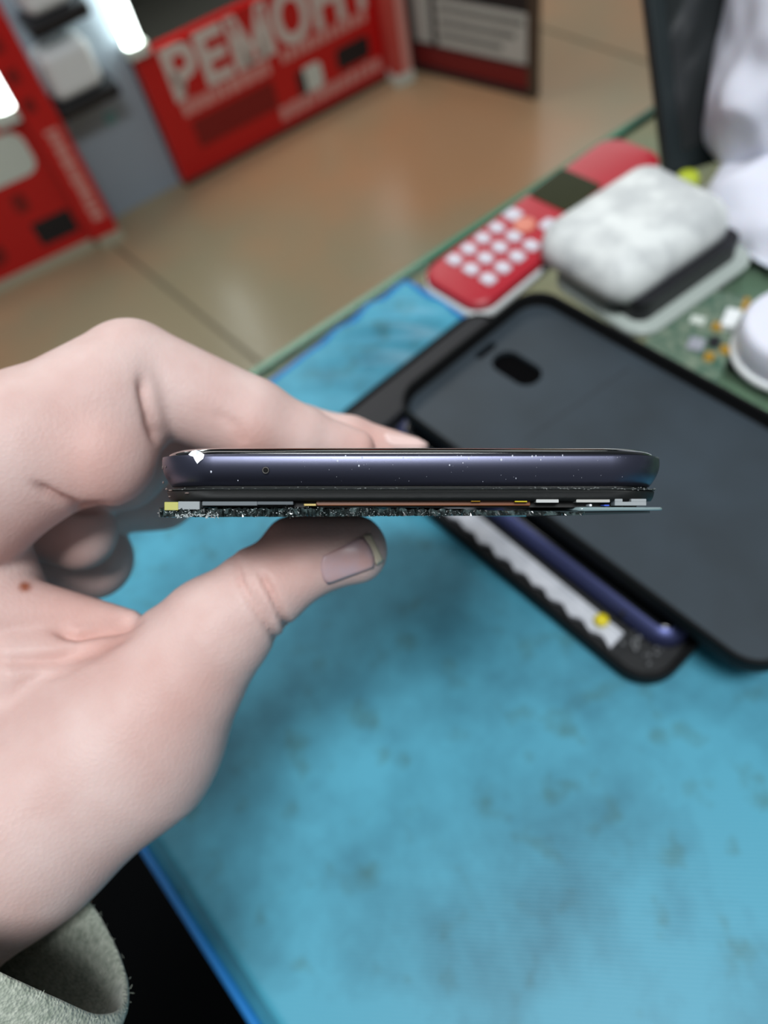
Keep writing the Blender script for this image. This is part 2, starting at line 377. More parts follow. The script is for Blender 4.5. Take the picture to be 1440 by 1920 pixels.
# jagged silver foil strip
def L(px, py, z): 
    p = P(px, py, z); return (p.x - LC[0], p.y - LC[1])
zs = 0.0105
sa = L(845, 960, zs); sb = L(1150, 1205, zs)
ya, yb = sa[1] + 0.02, sb[1]
teeth = []; N = 46; x_in = L(926, 985, zs)[0]; x_in2 = L(1146, 1165, zs)[0]
Vs = []; Fs = []
rr = random.Random(4)
for k in range(N + 1):
    t = k / N; y = ya + (yb - ya) * t
    xr = x_in + (x_in2 - x_in) * t
    tooth = [0.0, 0.0012, 0.0016, 0.0005][k % 4] * rr.uniform(0.5, 1.3)
    xl = -0.0398 - tooth * 0.9 + 0.0012
    Vs += [(xl, y, 0.0062), (xr - 0.0012, y, 0.0064), (xr - 0.0010, y, 0.0070), (xr, y, 0.0070), (xr, y, 0.0042), (xl, y, 0.0042)]
for k in range(N):
    for j in range(6):
        a = k * 6 + j; b_ = k * 6 + (j + 1) % 6
        Fs.append([a, b_, b_ + 6, a + 6])
Fs += [[0, 1, 2, 3, 4, 5][::-1], [N * 6 + j for j in range(6)]]
obj('foil_strip', (Vs, Fs), M_silver, lc)
yp = L(1128, 1162, zs)
obj('yellow_dab', tf(lathe([(0.0006, 0.0), (0.0022, 0.0003), (0.0024, 0.001), (0.0016, 0.0018), (0.0004, 0.002)], 14), Matrix.Translation((yp[0], yp[1], 0.0068))), M_yellow, lc, True)
# crumbs of torn adhesive past the end of the strip
cr = []
for k in range(26):
    x = -0.036 + rr.uniform(0, 0.012) ; y = yb - rr.uniform(0.001, 0.012)
    s = rr.uniform(0.0003, 0.0008)
    cr.append(tf(box(-s, s, -s * .6, s * .6, 0, s), Matrix.Translation((x, y, 0.0036)) @ Matrix.Rotation(rr.uniform(0, 3), 4, 'Z')))
tag(obj('adhesive_crumbs', join(*cr), mat('crumb_grey', (96, 98, 100), 0.5), lc), kind='stuff')
# navy phone lying in the tray
na = P(958, 985, 0.014); nb = P(1300, 1195, 0.014)
nvx0 = 0.5 * (na.x + nb.x) - 0.0035
nv = thing('smartphone', 'navy metal framed phone half hidden between the two black cases', 'smartphone', Matrix.Translation((nvx0 + 0.034, 0.0955, ZM + 0.0031)))
obj('frame', slab(0.034, 0.066, 0.009, [(0.0, 0.0012), (0.0006, 0.0003), (0.0015, 0), (0.0028, 0.0003), (0.0042, 0.0012), (0.0053, 0.0025), (0.0060, 0.0042)], 8, cap1=False), M_navy, nv, True)
obj('screen', slab(0.034, 0.066, 0.009, [(0.0058, 0.0041), (0.0063, 0.0044), (0.0064, 0.0052)], 8), M_backglass, nv, True)
obj('antenna_line', box(-0.0341, -0.032, -0.0475, -0.0467, 0.0012, 0.0050), M_black, nv)

# ------------------------------------------------------------------ large black case on top
UC = (0.1430, 0.0832); UZ = 0.0168
uc = thing('phone_case', 'large black phone case lying open side up with camera cutout', 'phone case', Matrix.Translation((UC[0], UC[1], UZ)))
def U(px, py): 
    p = P(px, py, UZ + 0.0022); return Vector((p.x - UC[0], p.y - UC[1]))
c0, c1 = U(938, 675), U(1000, 705); cc = (c0 + c1) / 2
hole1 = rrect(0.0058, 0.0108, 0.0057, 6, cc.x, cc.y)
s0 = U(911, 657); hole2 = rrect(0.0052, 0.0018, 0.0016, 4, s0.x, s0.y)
sh, fl = tray(0.0405, 0.0785, 0.0125, 0.0016, 0.0082, 0.0022, [hole1, hole2])
obj('shell', sh, M_blackrub, uc, True); obj('lining', fl, M_caseinner, uc)
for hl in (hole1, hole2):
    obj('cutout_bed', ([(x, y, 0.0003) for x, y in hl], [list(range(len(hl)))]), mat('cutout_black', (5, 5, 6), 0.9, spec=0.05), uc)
k0, k1 = U(985, 825), U(1180, 690)
kd = (k1 - k0); kn = Vector((-kd.y, kd.x)).normalized() * 0.0003
obj('crease_line', ([(k0.x - kn.x, k0.y - kn.y, 0.0022), (k1.x - kn.x, k1.y - kn.y, 0.0022), (k1.x + kn.x, k1.y + kn.y, 0.0022), (k0.x + kn.x, k0.y + kn.y, 0.0022), (k0.x, k0.y, 0.0024), (k1.x, k1.y, 0.0024)],
     [[0, 1, 5, 4], [2, 3, 4, 5], [0, 4, 3], [1, 2, 5]]), mat('crease_dark', (40, 46, 52), 0.5), uc)

# ------------------------------------------------------------------ red keypad phone
ra, rb_ = 0.168, 0.300; ry0, ry1 = 0.1785, 0.2185
RC = ((ra + rb_) / 2, (ry0 + ry1) / 2)
rp = thing('keypad_phone', 'red keypad phone with white keys and dark screen by the glass edge', 'phone', Matrix.Translation((RC[0], RC[1], 0.0)))
hx, hy = (rb_ - ra) / 2, (ry1 - ry0) / 2
def taper(pts):                                # the earpiece end is rounder and narrower
    return [(x, y * (1 - 0.16 * max(0, (x / hx)) ** 2) , z) for x, y, z in pts]
def rp_slab(prof, r=0.010):
    return loft([taper([(x, y, z) for x, y in rrect(hx - i, hy - i, r, 8)]) for z, i in prof])
obj('lower_shell', rp_slab([(0.0, 0.003), (0.0008, 0.001), (0.003, 0.0), (0.0068, 0.0)]), M_whitepl, rp, True)
bev(obj('face', rp_slab([(0.0068, 0.0005), (0.0095, 0.0005), (0.0110, 0.0015), (0.0116, 0.004)]), M_redphone, rp, True), 0.0002)
def RL(px, py): 
    p = P(px, py, 0.0118); return p.x - RC[0], p.y - RC[1]
sc_ = RL(1062, 358)
obj('screen', slab(0.0125, 0.0125, 0.003, [(0.0112, 0), (0.0120, 0), (0.0122, 0.0006)], cx=sc_[0], cy=sc_[1] + 0.001), mat('lcd_dark', (44, 46, 24), 0.2), rp)
kprof = [(0.0112, 0.0), (0.0122, 0.0), (0.0128, 0.0006)]
proto = None
for r_ in range(4):
    for c_ in range(3):
        x = -hx + 0.0165 + r_ * 0.0092; y = hy - 0.0085 - c_ * 0.0105
        if proto is None:
            proto = obj('key', slab(0.0030, 0.0036, 0.0014, kprof, 4), M_key, rp); k_ = proto
        else:
            k_ = proto.copy(); COL.objects.link(k_); k_.parent = rp
        k_.location = (x, y, 0)
for dx, y in ((0.0, hy - 0.008), (0.004, -hy + 0.0135)):
    k_ = proto.copy(); COL.objects.link(k_); k_.parent = rp; k_.location = (-hx + 0.0555 + dx, y, 0); k_.scale = (1.25, 1.1, 1)
obj('navigation_key', tf(lathe([(0.0052, 0.0112), (0.0052, 0.0124), (0.0040, 0.0130), (0.0018, 0.0126)], 18), Matrix.Translation((-hx + 0.053, 0.0025, 0))), mat('orange_key', (214, 130, 110), 0.4), rp, True)

# ------------------------------------------------------------------ white scuffed device
wd = thing('charger_box', 'white scuffed rounded plastic box with a dark slot, beside the red phone', 'box', Matrix.Translation((0.2385, 0.155, 0.0)) @ Matrix.Rotation(-0.10, 4, 'Z'))
obj('base_plate', slab(0.0355, 0.028, 0.011, [(0.0, 0.001), (0.0012, 0), (0.0034, 0), (0.0040, 0.001)], 8, cx=0.003, cy=-0.010), mat('pale_clear_plastic', (168, 178, 172), 0.25), wd, True)
obj('core', slab(0.0300, 0.0262, 0.006, [(0.0040, 0), (0.0135, 0)], 8, cx=0.003, cy=-0.0055), M_black, wd)
obj('lid', slab(0.0345, 0.0268, 0.012, [(0.0118, 0.0012), (0.0126, 0.0002), (0.0180, 0.0), (0.0225, 0.0012), (0.0262, 0.0040), (0.0288, 0.0080), (0.0302, 0.0130), (0.0306, 0.0185)], 10), M_scuff, wd, True)

# ------------------------------------------------------------------ dark panel leaning
A0 = Vector((0.300, 0.180, 0.0))
th = math.radians(-28); Wd = Vector((math.cos(th), math.sin(th), 0)); Nh = Vector((-Wd.y, Wd.x, 0))
# lean solved so that the left edge passes through the point seen at the top of the photograph
best = None
for a in range(5, 70):
    for s_ in range(-30, 31):
        ed = Vector((0, 0, 1)) * math.cos(math.radians(a)) + Nh * math.sin(math.radians(a))
        ed = (ed + Wd * (s_ * 0.01)).normalized()
        q = A0 + ed * 0.2; c = CM.inverted() @ q
        pxx = 720 + F * c.x / -c.z; pyy = 960 - F * c.y / -c.z
        c2 = CM.inverted() @ A0; ax = 720 + F * c2.x / -c2.z; ay = 960 - F * c2.y / -c2.z
        sl = (pxx - ax) / (pyy - ay)
        err = abs(sl - 0.125) + 0.15 * abs(s_ * 0.01) + 0.0005 * a
        if best is None or err < best[0]: best = (err, a, s_, ed.copy())
ed = best[3]; nn = Wd.cross(ed).normalized()
Mt = Matrix.Identity(4); Mt.col[0][:3] = Wd; Mt.col[1][:3] = (ed - Wd * ed.dot(Wd)).normalized(); Mt.col[2][:3] = Wd.cross((ed - Wd * ed.dot(Wd)).normalized()); Mt.col[3][:3] = A0
sk = ed.dot(Wd)
tb = thing('tablet', 'dark tablet screen leaning upright behind the white film', 'tablet', Mt)
o = obj('body', box(0, 0.13, 0.0, 0.20, -0.008, 0.0), mat('tablet_body', (22, 32, 34), 0.35), tb); bev(o, 0.002, 3)
obj('display', box(0.008, 0.122, 0.010, 0.192, 0.0, 0.0005), M_screen, tb)
obj('stand_leg', tube([(0.065, 0.10, -0.008), (0.065, 0.10 - 0.10 * 0.9, -0.008 - 0.06)], 0.003, 8), M_black, tb)

# ------------------------------------------------------------------ implicit surfaces (hand and soft film)
def seg(p, a, b, ra, rb):
    a = np.asarray(a, np.float32); b = np.asarray(b, np.float32); ba = b - a
    t = np.clip(((p - a) @ ba) / float(ba @ ba + 1e-12), 0, 1)
    return np.linalg.norm(p - a - t[..., None] * ba, axis=-1) - (ra + t * (rb - ra))
def ell(p, c, r):
    c = np.asarray(c, np.float32); r = np.asarray(r, np.float32); q = (p - c) / r
    k = np.linalg.norm(q, axis=-1); return (k - 1) * float(r.min())
def smin(a, b, k):
    h = np.clip(0.5 + 0.5 * (b - a) / k, 0, 1)
    return b + (a - b) * h - k * h * (1 - h)
def polygonise(fn, lo, hi, vox):
    import openvdb
    lo = np.array(lo, float); hi = np.array(hi, float); n = np.ceil((hi - lo) / vox).astype(int) + 1
    arr = np.empty(tuple(n), np.float32)
    gy, gz = np.meshgrid(lo[1] + vox * np.arange(n[1]), lo[2] + vox * np.arange(n[2]), indexing='ij')
    step = 16
    for i0 in range(0, n[0], step):
        xi = lo[0] + vox * np.arange(i0, min(i0 + step, n[0]))
        p = np.empty((len(xi), n[1], n[2], 3), np.float32)
        p[..., 0] = xi[:, None, None]; p[..., 1] = gy; p[..., 2] = gz
        arr[i0:i0 + step] = fn(p)
    # close the volume at its borders
    for ax in range(3):
        sl = [slice(None)] * 3
        for e_ in (0, -1):
            sl[ax] = e_; arr[tuple(sl)] = np.maximum(arr[tuple(sl)], vox * 0.5)
    g = openvdb.FloatGrid(vox * 4.0); g.copyFromArray(np.clip(arr, -vox * 4, vox * 4))
    pts, quads = g.convertToQuads(0.0)
    return pts.astype(float) * vox + lo, quads

# ------------------------------------------------------------------ hand (built in millimetres: right, up, away from the lens)
def K(px, py, d):                              # pixel + depth in mm -> (x, y, depth) in mm
    return np.array([(px - 720) * d / F, -(py - 960) * d / F, d])
def rr_(r, d): return r * d / F
def S(a, ra, b, rb):                           # tapered limb between (px, py, depth) with radii in pixels
    A = K(*a); B = K(*b)
    return lambda p: seg(p, A, B, rr_(ra, a[2]), rr_(rb, b[2]))
thumb = [S((235, 1375, 126), 182, (402, 1185, 122), 104), S((402, 1185, 122), 104, (492, 1104, 121), 80), S((492, 1104, 121), 80, (592, 1046, 122), 64), S((592, 1046, 122), 64, (668, 1037, 122), 58)]
pad = S((548, 1020, 123), 54, (664, 1014, 123), 47)
palm = [S((235, 1375, 126), 182, (20, 1535, 122), 205), S((20, 1535, 122), 205, (-230, 1690, 116), 235), S((-230, 1690, 116), 235, (-520, 1900, 108), 250),
        S((-52, 1042, 127), 104, (0, 1400, 130), 190), S((-170, 1200, 130), 220, (-150, 1550, 126), 240), S((-200, 1000, 128), 190, (-120, 1250, 130), 190)]
web = S((0, 1150, 124), 82, (246, 1160, 127), 18)
web2 = S((60, 1250, 124), 100, (255, 1196, 125), 30)
idx = [S((-160, 962, 122), 190, (50, 840, 122), 138), S((50, 840, 122), 138, (205, 755, 126), 122), S((205, 755, 126), 122, (246, 697, 128), 96),
       S((246, 697, 128), 96, (470, 790, 132), 82), S((470, 790, 132), 80, (560, 818, 134), 60), S((560, 818, 134), 56, (668, 840, 136), 36)]
pulp = S((115, 842, 122), 112, (190, 850, 122), 102)
mid = [S((60, 980, 140), 66, (148, 1000, 141), 70), S((40, 930, 138), 80, (230, 880, 144), 74), S((230, 880, 144), 74, (330, 800, 150), 70), S((330, 800, 150), 70, (560, 815, 150), 56), S((560, 815, 150), 56, (655, 828, 150), 47), S((655, 828, 150), 47, (772, 850, 151), 32)]
ring_ = [S((60, 960, 148), 74, (200, 930, 156), 72), S((200, 930, 156), 72, (300, 925, 164), 70)]
pinky = [S((40, 1060, 148), 70, (172, 1048, 156), 74), S((172, 1048, 156), 72, (150, 960, 166), 60)]
def chain(p, prims, k):
    d = prims[0](p)
    for f in prims[1:]: d = smin(d, f(p), k)
    return d
def hand_sdf(p):
    body = chain(p, palm, 3.0)
    th = smin(chain(p, thumb, 1.6), pad(p), 2.5)
    body = smin(body, th, 3.0)
    body = smin(body, smin(web(p), web2(p), 1.0), 1.6)
    ix = smin(chain(p, idx[:3], 3.0), pulp(p), 2.0)
    ix = smin(ix, chain(p, idx[3:], 1.2), 0.9)
    d = smin(body, ix, 1.3)
    d = smin(d, chain(p, mid[:1], 1), 0.4)
    d = smin(d, chain(p, mid[1:], 1.5), 0.5)
    d = smin(d, chain(p, ring_, 1.5), 0.5)
    d = smin(d, chain(p, pinky, 1.5), 0.5)
    return d
pts, quads = polygonise(hand_sdf, (-82, -78, 86), (14, 36, 176), 0.6)
me = bpy.data.meshes.new('hand'); me.from_pydata([tuple(q) for q in pts], [], [tuple(int(i) for i in q) for q in quads]); me.update()
# one gentle relaxation to remove grid steps, then creases pressed into the flesh
bm = bmesh.new(); bm.from_mesh(me)
for _ in range(3): bmesh.ops.smooth_vert(bm, verts=bm.verts, factor=0.5, use_axis_x=True, use_axis_y=True, use_axis_z=True)
bm.normal_update()
co = np.array([v.co[:] for v in bm.verts]); g = np.empty_like(co); e_ = 0.25
p32 = co.astype(np.float32)
for ax in range(3):
    dp = np.zeros(3, np.float32); dp[ax] = e_
    g[:, ax] = (hand_sdf(p32 + dp) - hand_sdf(p32 - dp))
nrm = g / np.maximum(np.linalg.norm(g, axis=1, keepdims=True), 1e-6)
scr = np.stack([720 + F * co[:, 0] / co[:, 2], 960 - F * co[:, 1] / co[:, 2]], 1)
front = nrm[:, 2] < 0.25
def pl_dist(poly):
    best_ = np.full(len(scr), 1e9); tt = np.zeros(len(scr)); m = len(poly) - 1
    for k in range(m):
        a = np.array(poly[k], float); b_ = np.array(poly[k + 1], float); ba = b_ - a
        t = np.clip(((scr - a) @ ba) / (ba @ ba), 0, 1); d = np.linalg.norm(scr - a - t[:, None] * ba, axis=1)
        u = d < best_; best_[u] = d[u]; tt[u] = (k + t[u]) / m
    return best_, tt
creases = [  # polyline in the picture of the hand, width px, depth mm, nearest/farthest depth
    ([(438, 1040), (452, 1095), (485, 1150), (518, 1200), (535, 1230)], 7, 0.8, (100, 140)),
    ([(484, 1068), (510, 1112), (530, 1158), (548, 1195)], 7, 1.1, (100, 140)),
    ([(466, 1075), (490, 1130), (515, 1170)], 5, 0.4, (100, 140)),
    ([(264, 700), (274, 752), (284, 795), (302, 836)], 11, 1.3, (100, 150)),
    ([(60, 905), (110, 935), (150, 954), (205, 951)], 9, 1.2, (100, 140)),
    ([(268, 1158), (200, 1178), (145, 1192), (100, 1182)], 9, 1.6, (100, 140)),
    ([(262, 1172), (180, 1216), (110, 1238), (-40, 1240)], 14, 0.9, (100, 140)),
    ([(200, 1218), (120, 1262), (30, 1282)], 9, 0.25, (100, 140)),
    ([(190, 1280), (215, 1350)], 5, 0.10, (100, 140)),
    ([(400, 770), (445, 800), (460, 835)], 10, 0.25, (100, 150)),
]
disp = np.zeros(len(co)); red = np.zeros(len(co))
for poly, wpx, dep, (d0, d1) in creases:
    d, t = pl_dist(poly); fade = np.clip(np.minimum(t, 1 - t) * 5 + 0.15, 0, 1)
    wgt = np.exp(-(d / wpx) ** 2) * fade * front * (co[:, 2] > d0) * (co[:, 2] < d1)
    disp += dep * wgt; red = np.maximum(red, np.exp(-(d / (wpx * 0.9)) ** 2) * fade * front * min(1, dep / 1.0))
co2 = co - nrm * disp[:, None]
for v, c in zip(bm.verts, co2): v.co = c
bmesh.ops.recalc_face_normals(bm, faces=bm.faces)
# colour of the flesh itself: flushed tips and folds, one brown mole
tone = np.zeros(len(co))
def blob(x, y, r): return np.exp(-(((scr[:, 0] - x) / r) ** 2 + ((scr[:, 1] - y) / r) ** 2))
tone += 0.25 * red + 0.5 * blob(470, 830, 60) + 0.35 * blob(520, 1040, 90) + 0.30 * blob(150, 870, 110) + 0.25 * blob(360, 1330, 140) + 0.35 * blob(160, 1140, 110) + 0.4 * blob(700, 835, 50)
mole = np.exp(-(((scr[:, 0] - 47) / 12) ** 2 + ((scr[:, 1] - 1100) / 10) ** 2) ** 1.5) * front * (co[:, 2] < 140)
hand_loc = CM @ (Vector(K(20, 1535, 122)) * 0.001 * 1)
def to_world(q): return CM @ Vector((q[0] * 0.001, q[1] * 0.001, -q[2] * 0.001))
base = to_world(K(20, 1535, 122))
for v in bm.verts: v.co = to_world(v.co) - base
bmesh.ops.recalc_face_normals(bm, faces=bm.faces)
bm.to_mesh(me); bm.free(); me.shade_smooth()
at = me.color_attributes.new('skin_tone', 'FLOAT_COLOR', 'POINT')
buf = np.ones((len(co), 4), np.float32); buf[:, 0] = np.clip(tone, 0, 1); buf[:, 1] = np.clip(mole, 0, 1); buf[:, 2] = 0
at.data.foreach_set('color', buf.ravel())
M_skin = bpy.data.materials.new('skin'); M_skin.use_nodes = True
nt = M_skin.node_tree; b = nt.nodes['Principled BSDF']
ca = nt.nodes.new('ShaderNodeVertexColor'); ca.layer_name = 'skin_tone'; sp = nt.nodes.new('ShaderNodeSeparateColor')
nt.links.new(ca.outputs['Color'], sp.inputs['Color'])
tc = nt.nodes.new('ShaderNodeTexCoord'); nz = nt.nodes.new('ShaderNodeTexNoise'); nz.inputs['Scale'].default_value = 90; nz.inputs['Detail'].default_value = 5
rp_ = nt.nodes.new('ShaderNodeValToRGB'); e = rp_.color_ramp.elements
e[0].position = 0.35; e[0].color = lin(206, 174, 167); e[1].position = 0.65; e[1].color = lin(216, 190, 184)
nt.links.new(tc.outputs['Object'], nz.inputs['Vector']); nt.links.new(nz.outputs['Fac'], rp_.inputs['Fac'])
m1 = nt.nodes.new('ShaderNodeMixRGB'); m1.inputs[2].default_value = lin(206, 146, 132)
nt.links.new(sp.outputs[0], m1.inputs[0]); nt.links.new(rp_.outputs['Color'], m1.inputs[1])
m2 = nt.nodes.new('ShaderNodeMixRGB'); m2.inputs[2].default_value = lin(150, 84, 58)
nt.links.new(sp.outputs[1], m2.inputs[0]); nt.links.new(m1.outputs[0], m2.inputs[1]); nt.links.new(m2.outputs[0], b.inputs['Base Color'])
b.inputs['Roughness'].default_value = 0.5; b.inputs['Specular IOR Level'].default_value = 0.22
b.inputs['Subsurface Weight'].default_value = 0.15; b.inputs['Subsurface Radius'].default_value = (1.0, 0.35, 0.2); b.inputs['Subsurface Scale'].default_value = 0.0025
nb_ = nt.nodes.new('ShaderNodeTexVoronoi'); nb_.inputs['Scale'].default_value = 1600
bp = nt.nodes.new('ShaderNodeBump'); bp.inputs['Strength'].default_value = 0.14; bp.inputs['Distance'].default_value = 0.0003
nt.links.new(tc.outputs['Object'], nb_.inputs['Vector']); nt.links.new(nb_.outputs['Distance'], bp.inputs['Height']); nt.links.new(bp.outputs['Normal'], b.inputs['Normal'])
me.materials.append(M_skin)
person = thing('person', 'left hand in a grey green sleeve pinching the phone, black trousers below', 'person', Matrix.Translation(base))
hand = bpy.data.objects.new('hand', me); COL.objects.link(hand); hand.parent = person

def march(px, py, d0=95.0, d1=165.0):          # depth at which the skin is met along a line of sight
    dirv = np.array([(px - 720) / F, -(py - 960) / F, 1.0]); d = d0; lo_ = (9e9, d0)
    for _ in range(160):
        s_ = float(hand_sdf((dirv * d)[None].astype(np.float32))[0])
        if s_ < 0.02: return dirv * d, True
        if s_ < lo_[0]: lo_ = (s_, d)
        d += max(s_ * 0.8, 0.05)
        if d > d1: break
    q = dirv * lo_[1]                          # just past the outline: the nearest skin
    for _ in range(4):
        gg = np.array([float(hand_sdf((q + dd)[None].astype(np.float32))[0] - hand_sdf((q - dd)[None].astype(np.float32))[0]) for dd in np.eye(3) * 0.2])
        q = q - gg / max(np.linalg.norm(gg), 1e-6) * float(hand_sdf(q[None].astype(np.float32))[0])
    return q, True
def nail(name, corners, material, lift=0.18, nu=12, nv=10, rnd=0.5):
    """plate moulded on the skin; corners: base-top, tip-top, tip-bottom, base-bottom"""
    a, b_, c, d = [np.array(q, float) for q in corners]; V = []; ok = []
    for j in range(nv + 1):
        for i in range(nu + 1):
            u, v_ = i / nu, j / nv
            e1 = 1 - (2 * v_ - 1) ** 4 * 0.10
            uu = 0.5 + (u - 0.5) * (1 - rnd * 0.35 * abs(2 * v_ - 1) ** 2.5)
            q = (a * (1 - uu) + b_ * uu) * (1 - v_) + (d * (1 - uu) + c * uu) * v_
            pt, hit = march(q[0], q[1]); 
            gg = np.array([float(hand_sdf((pt + dd)[None].astype(np.float32))[0] - hand_sdf((pt - dd)[None].astype(np.float32))[0]) for dd in np.eye(3) * 0.2])
            gg /= max(np.linalg.norm(gg), 1e-6)
            V.append(to_world(pt + gg * (lift * (0.35 + 0.65 * u))) - base); ok.append(hit)
    n_ = nu + 1
    Fq = [[j * n_ + i, j * n_ + i + 1, (j + 1) * n_ + i + 1, (j + 1) * n_ + i] for j in range(nv) for i in range(nu) if ok[j * n_ + i] and ok[j * n_ + i + 1] and ok[(j + 1) * n_ + i + 1] and ok[(j + 1) * n_ + i]]
    o_ = obj(name, (V, Fq), material, person, True); fixn(o_)
    md = o_.modifiers.new('solid', 'SOLIDIFY'); md.thickness = 0.0003; md.offset = 0
    return o_
M_nail = mat('nail', (206, 166, 162), 0.3, rgb2=(198, 172, 178), nscale=300, coat=0.3)
M_nailtip = mat('nail_tip', (214, 200, 176), 0.35)
nail('fingernail', [(598, 1046), (684, 1004), (708, 1060), (606, 1098)], M_nail)['label'] = 'thumb nail with pale free edge'
nail('nail_edge', [(681, 1004), (693, 1003), (716, 1050), (705, 1060)], M_nailtip, lift=0.28, nu=4, nv=10, rnd=0)
nail('fingernail', [(716, 812), (790, 826), (806, 838), (730, 836)], mat('nail_pink', (226, 196, 190), 0.3), lift=0.2)['label'] = 'pale pink nail of the middle finger'

# ------------------------------------------------------------------ sleeve
rim = [K(*q) for q in ((146, 1668, 127), (200, 1740, 122), (234, 1822, 116), (234, 1885, 109), (185, 1902, 103), (100, 1868, 98), (0, 1822, 95), (-130, 1760, 94), (-250, 1660, 99), (-260, 1560, 112), (-130, 1500, 128), (20, 1570, 136))]
n0 = len(rim); fine = []
for k in range(n0):                            # closed Catmull-Rom
    p0, p1, p2, p3 = rim[k - 1], rim[k], rim[(k + 1) % n0], rim[(k + 2) % n0]
    for t in np.linspace(0, 1, 9)[:-1]:
        fine.append(0.5 * ((2 * p1) + (-p0 + p2) * t + (2 * p0 - 5 * p1 + 4 * p2 - p3) * t * t + (-p0 + 3 * p1 - 3 * p2 + p3) * t ** 3))
fine = np.array(fine); cen = fine.mean(0); axis = np.array([-0.42, -0.88, -0.18]); axis /= np.linalg.norm(axis)
rings = []
prof = [(-7.0, 0.93), (-3, 0.95), (-1.0, 0.965), (-0.3, 0.975), (0.0, 1.0), (-0.3, 1.025), (-1.0, 1.04), (-2.5, 1.05), (-5, 1.045), (-9, 1.02), (-12, 1.05), (-18, 1.10), (-28, 1.12), (-45, 1.15), (-70, 1.2), (-130, 1.3), (-230, 1.4)]
inner = [(-70.0, 1.12), (-45, 1.08), (-28, 1.04), (-18, 1.02), (-12, 0.97)]
m_ = len(fine)
for s_, sc2 in inner + prof:
    ring = []
    for k, q in enumerate(fine):
        wr = 0.5 * math.sin(k * 0.55 + s_ * 0.35) * min(1.0, abs(s_) / 8) + 0.25 * noise.noise(Vector(q * 0.4))
        r_ = (q - cen) * sc2; r_ = r_ * (1 + 0.02 * wr)
        ring.append(to_world(cen + r_ - axis * s_) - base)
    rings.append(ring)
M_knit = bpy.data.materials.new('grey_green_knit'); M_knit.use_nodes = True
nt = M_knit.node_tree; b = nt.nodes['Principled BSDF']; b.inputs['Roughness'].default_value = 0.95; b.inputs['Specular IOR Level'].default_value = 0.1
b.inputs['Sheen Weight'].default_value = 0.4
tc = nt.nodes.new('ShaderNodeTexCoord'); nz = nt.nodes.new('ShaderNodeTexNoise'); nz.inputs['Scale'].default_value = 900; nz.inputs['Detail'].default_value = 4
rp_ = nt.nodes.new('ShaderNodeValToRGB'); e = rp_.color_ramp.elements
e[0].position = 0.3; e[0].color = lin(136, 146, 132); e[1].position = 0.7; e[1].color = lin(184, 190, 176)
vz = nt.nodes.new('ShaderNodeTexVoronoi'); vz.inputs['Scale'].default_value = 2300
bp = nt.nodes.new('ShaderNodeBump'); bp.inputs['Strength'].default_value = 0.6; bp.inputs['Distance'].default_value = 0.0004
nt.links.new(tc.outputs['Object'], nz.inputs['Vector']); nt.links.new(tc.outputs['Object'], vz.inputs['Vector']); nt.links.new(nz.outputs['Fac'], rp_.inputs['Fac'])
nt.links.new(rp_.outputs['Color'], b.inputs['Base Color']); nt.links.new(vz.outputs['Distance'], bp.inputs['Height']); nt.links.new(bp.outputs['Normal'], b.inputs['Normal'])
slv = obj('sleeve', loft(rings, False, False), M_knit, person, True); fixn(slv)
# stray fibres along the cuff edge
fz = []
for k in range(110):
    q = fine[rng.integers(m_)] ; o_ = (q - cen) / np.linalg.norm(q - cen)
    a_ = q + o_ * rng.uniform(0, 0.9) + axis * rng.uniform(-0.2, 1.5); d_ = rng.normal(size=3) * 0.22 + o_ * 0.18 - axis * 0.18
    fz.append(tube([to_world(a_) - base, to_world(a_ + d_ * 0.6) - base, to_world(a_ + d_ + rng.normal(size=3) * 0.12) - base], 0.00003, 3))
tag(obj('sleeve_fuzz', join(*fz), mat('fuzz', (176, 184, 170), 0.9), person), kind='stuff')
# black trousers on the lap below the counter
fwd = Vector((0.74, 0.67, 0)); sd = Vector((0.67, -0.74, 0)); lap = Vector((-0.40, -0.05, -0.36)) 
tr = join(tube([lap - fwd * 0.05, lap + fwd * 0.15, lap + fwd * 0.36, lap + fwd * 0.46, lap + fwd * 0.48 + Vector((0, 0, -0.10)), lap + fwd * 0.46 + Vector((0, 0, -0.44))], [0.105, 0.10, 0.085, 0.075, 0.07, 0.055], 20),
          tube([lap + sd * 0.20 - fwd * 0.05, lap + sd * 0.21 + fwd * 0.15, lap + sd * 0.22 + fwd * 0.36, lap + sd * 0.22 + fwd * 0.46, lap + sd * 0.22 + fwd * 0.48 + Vector((0, 0, -0.10)), lap + sd * 0.22 + fwd * 0.46 + Vector((0, 0, -0.44))], [0.105, 0.10, 0.085, 0.075, 0.07, 0.055], 20))
obj('trousers', tf(tr, Matrix.Translation(-base)), mat('black_cloth', (6, 7, 8), 0.95, spec=0.03), person, True)

# sitter's unseen torso behind the lens, added black to darken the frame's reflection
bd = lap - fwd * 0.06 + sd * 0.10
obj('unseen_dark_torso', tf(loft([[bd + Vector((0, 0, z)) - fwd * bk + sd * (a_ * math.cos(t_)) + fwd * (b2_ * math.sin(t_)) for t_ in np.linspace(0, 2 * math.pi, 33)[:-1]]
     for z, a_, b2_, bk in ((-0.08, 0.19, 0.12, 0.0), (0.0, 0.20, 0.125, 0.0), (0.2, 0.19, 0.12, 0.02), (0.4, 0.20, 0.12, 0.04), (0.55, 0.21, 0.11, 0.05), (0.64, 0.17, 0.08, 0.05), (0.68, 0.08, 0.06, 0.05))]), Matrix.Translation(-base)), bpy.data.materials['black_cloth'], person, True)

